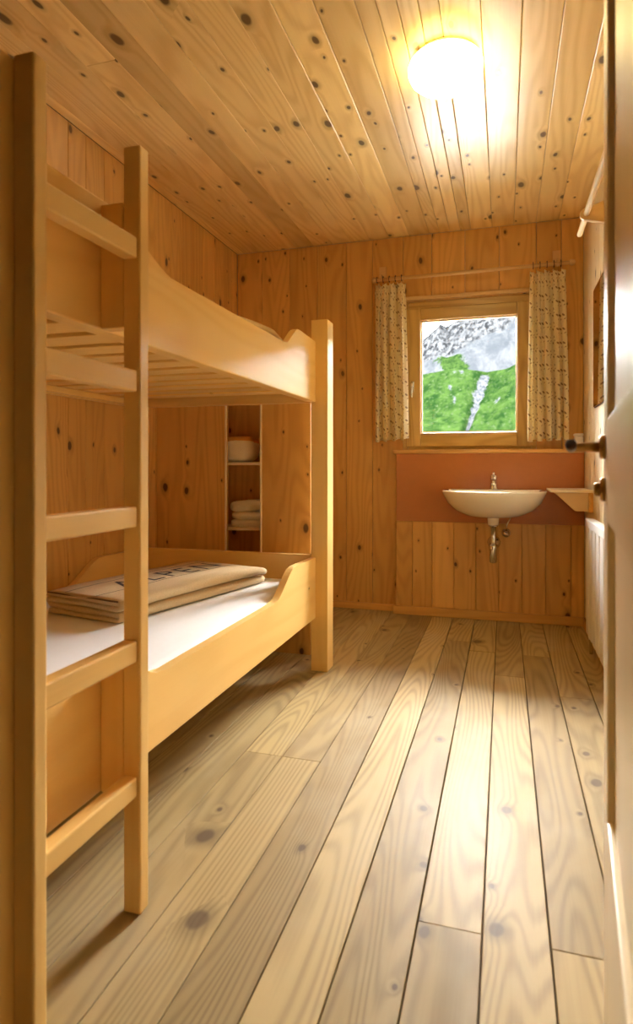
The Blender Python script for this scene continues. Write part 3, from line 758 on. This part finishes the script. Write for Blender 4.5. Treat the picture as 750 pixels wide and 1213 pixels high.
def terrain():
    # polar height field around the house; e = tangent of elevation above eye height
    def interp(x, pts):
        if x <= pts[0][0]: return pts[0][1]
        for (a, b), (c, d) in zip(pts[:-1], pts[1:]):
            if x <= c: return b+(d-b)*(x-a)/(c-a)
        return pts[-1][1]
    bs = [-62+50*i/20 for i in range(20)]+[-12+18*i/150 for i in range(150)]+[6+34*i/16 for i in range(17)]
    rs = [9*(130/9)**(j/20) for j in range(20)]+[130+95*j/90 for j in range(90)]+[225+625*j/10 for j in range(10)]+[850+260*j/110 for j in range(110)]+[1110+900*j/6 for j in range(7)]
    NB, NR = len(bs)-1, len(rs)-1
    vs, fs, cols = [], [], []
    for j, r in enumerate(rs):
        for i in range(NB+1):
            bdeg = bs[i]                    # bearing from the room axis
            b = math.radians(bdeg); x, yv = r*math.sin(b), 4.0+r*math.cos(b)
            uu = (bdeg+3.15)/4.15           # -1..1 across the stretch of slope opposite the window
            top_m = interp(uu, [(-4, .13), (-1, .147), (-.2, .157), (.4, .149), (1, .156), (4, .17)])
            e_mead = interp(r, [(9, -.22), (30, -.06), (90, .02), (130, .042), (225, top_m), (420, top_m-.02), (850, .140)])
            ridge = interp(uu, [(-4, .17), (-1.0, .199), (-.75, .213), (-.6, .222), (-.45, .217), (-.3, .227), (0, .238), (.5, .262), (1, .275), (4, .25)])
            nn = mnoise.fractal(Vector((x*.05, yv*.05, 1.3)), .9, 2.1, 5)
            nr = mnoise.ridged_multi_fractal(Vector((x*.011, yv*.011, 4.7)), .9, 2.2, 6, 1.0, 2.0)-1.2
            t = (r-850)/260; s_ = (r-130)/95
            if r < 850: z = .96+e_mead*r + nn*.9*min(1, r/130)
            elif r <= 1110: z = .96+(.140+(ridge-.140)*(t**.8))*r + nr*9.0*sm(t*2.2) + nn*1.5
            else: z = .96+(ridge-.06*(r-1110)/900)*1110 + nr*9.0
            gc = interp(s_, [(0, -.16), (.35, .06), (.6, .18), (.9, .34)]); gw = interp(s_, [(0, .05), (.4, .09), (.75, .20), (1, .12)])
            gul = math.exp(-((uu-gc)/gw)**2) if 0 < s_ < 1.0 else 0          # ravine with the stream bed
            z -= gul*1.6
            if r < 850: z += 3.0*sm((uu-.15-.6*s_)/.5)*sm(s_*3)*sm((1.15-s_)*4)   # nearer spur on the right
            vs.append((x, yv, z))
            rockv = 0; scr = 0
            if 0 < s_ < 1.3:
                scr = .72*gul + .50*math.exp(-((uu+.37+.06*math.sin(s_*9))/.085)**2)*sm((s_-.35)*6)*sm((.9-s_)*6) + .44*math.exp(-((uu+.75)/.22)**2)*math.exp(-((s_-.45)/.13)**2)+.46*math.exp(-((uu-.62)/.2)**2)*math.exp(-((s_-.55)/.16)**2)+.40*math.exp(-((uu+.2)/.4)**2)*math.exp(-((s_-.93)/.07)**2)
            if r >= 600:
                scr = .80-.75*math.exp(-((uu+.25+.5*t)/.28)**2)*sm((.45-t)*5); rockv = sm((t-.30-.12*uu)*4)
            cols.append((max(0, min(1, rockv)), max(0, min(1, scr)), 0, 1))
    for j in range(NR):
        for i in range(NB):
            a = j*(NB+1)+i; fs.append((a, a+1, a+NB+2, a+NB+1))
    me = bpy.data.meshes.new('mountainside'); me.from_pydata(vs, [], fs)
    ca = me.color_attributes.new('cover', 'FLOAT_COLOR', 'POINT')
    for k, c in enumerate(cols): ca.data[k].color = c
    for p in me.polygons: p.use_smooth = True
    o = link('mountainside', me, 'terrain')
    tag(o, 'green alpine slope with scree and grey rock face outside the window', 'mountain', kind='structure')
terrain()
M['gravel'] = plain('pale_bounce_gravel', (.34, .32, .29), .95, bump=.6, bscale=30, var=.35)  # unseen ground added outside to bounce light up to the ceiling
tag(box('ground_reflector', -14, 14, YB+.2, 15, -1.1, -.75, 'gravel', bev=0), 'added unseen pale terrace outside below the window', 'reflector', kind='structure')
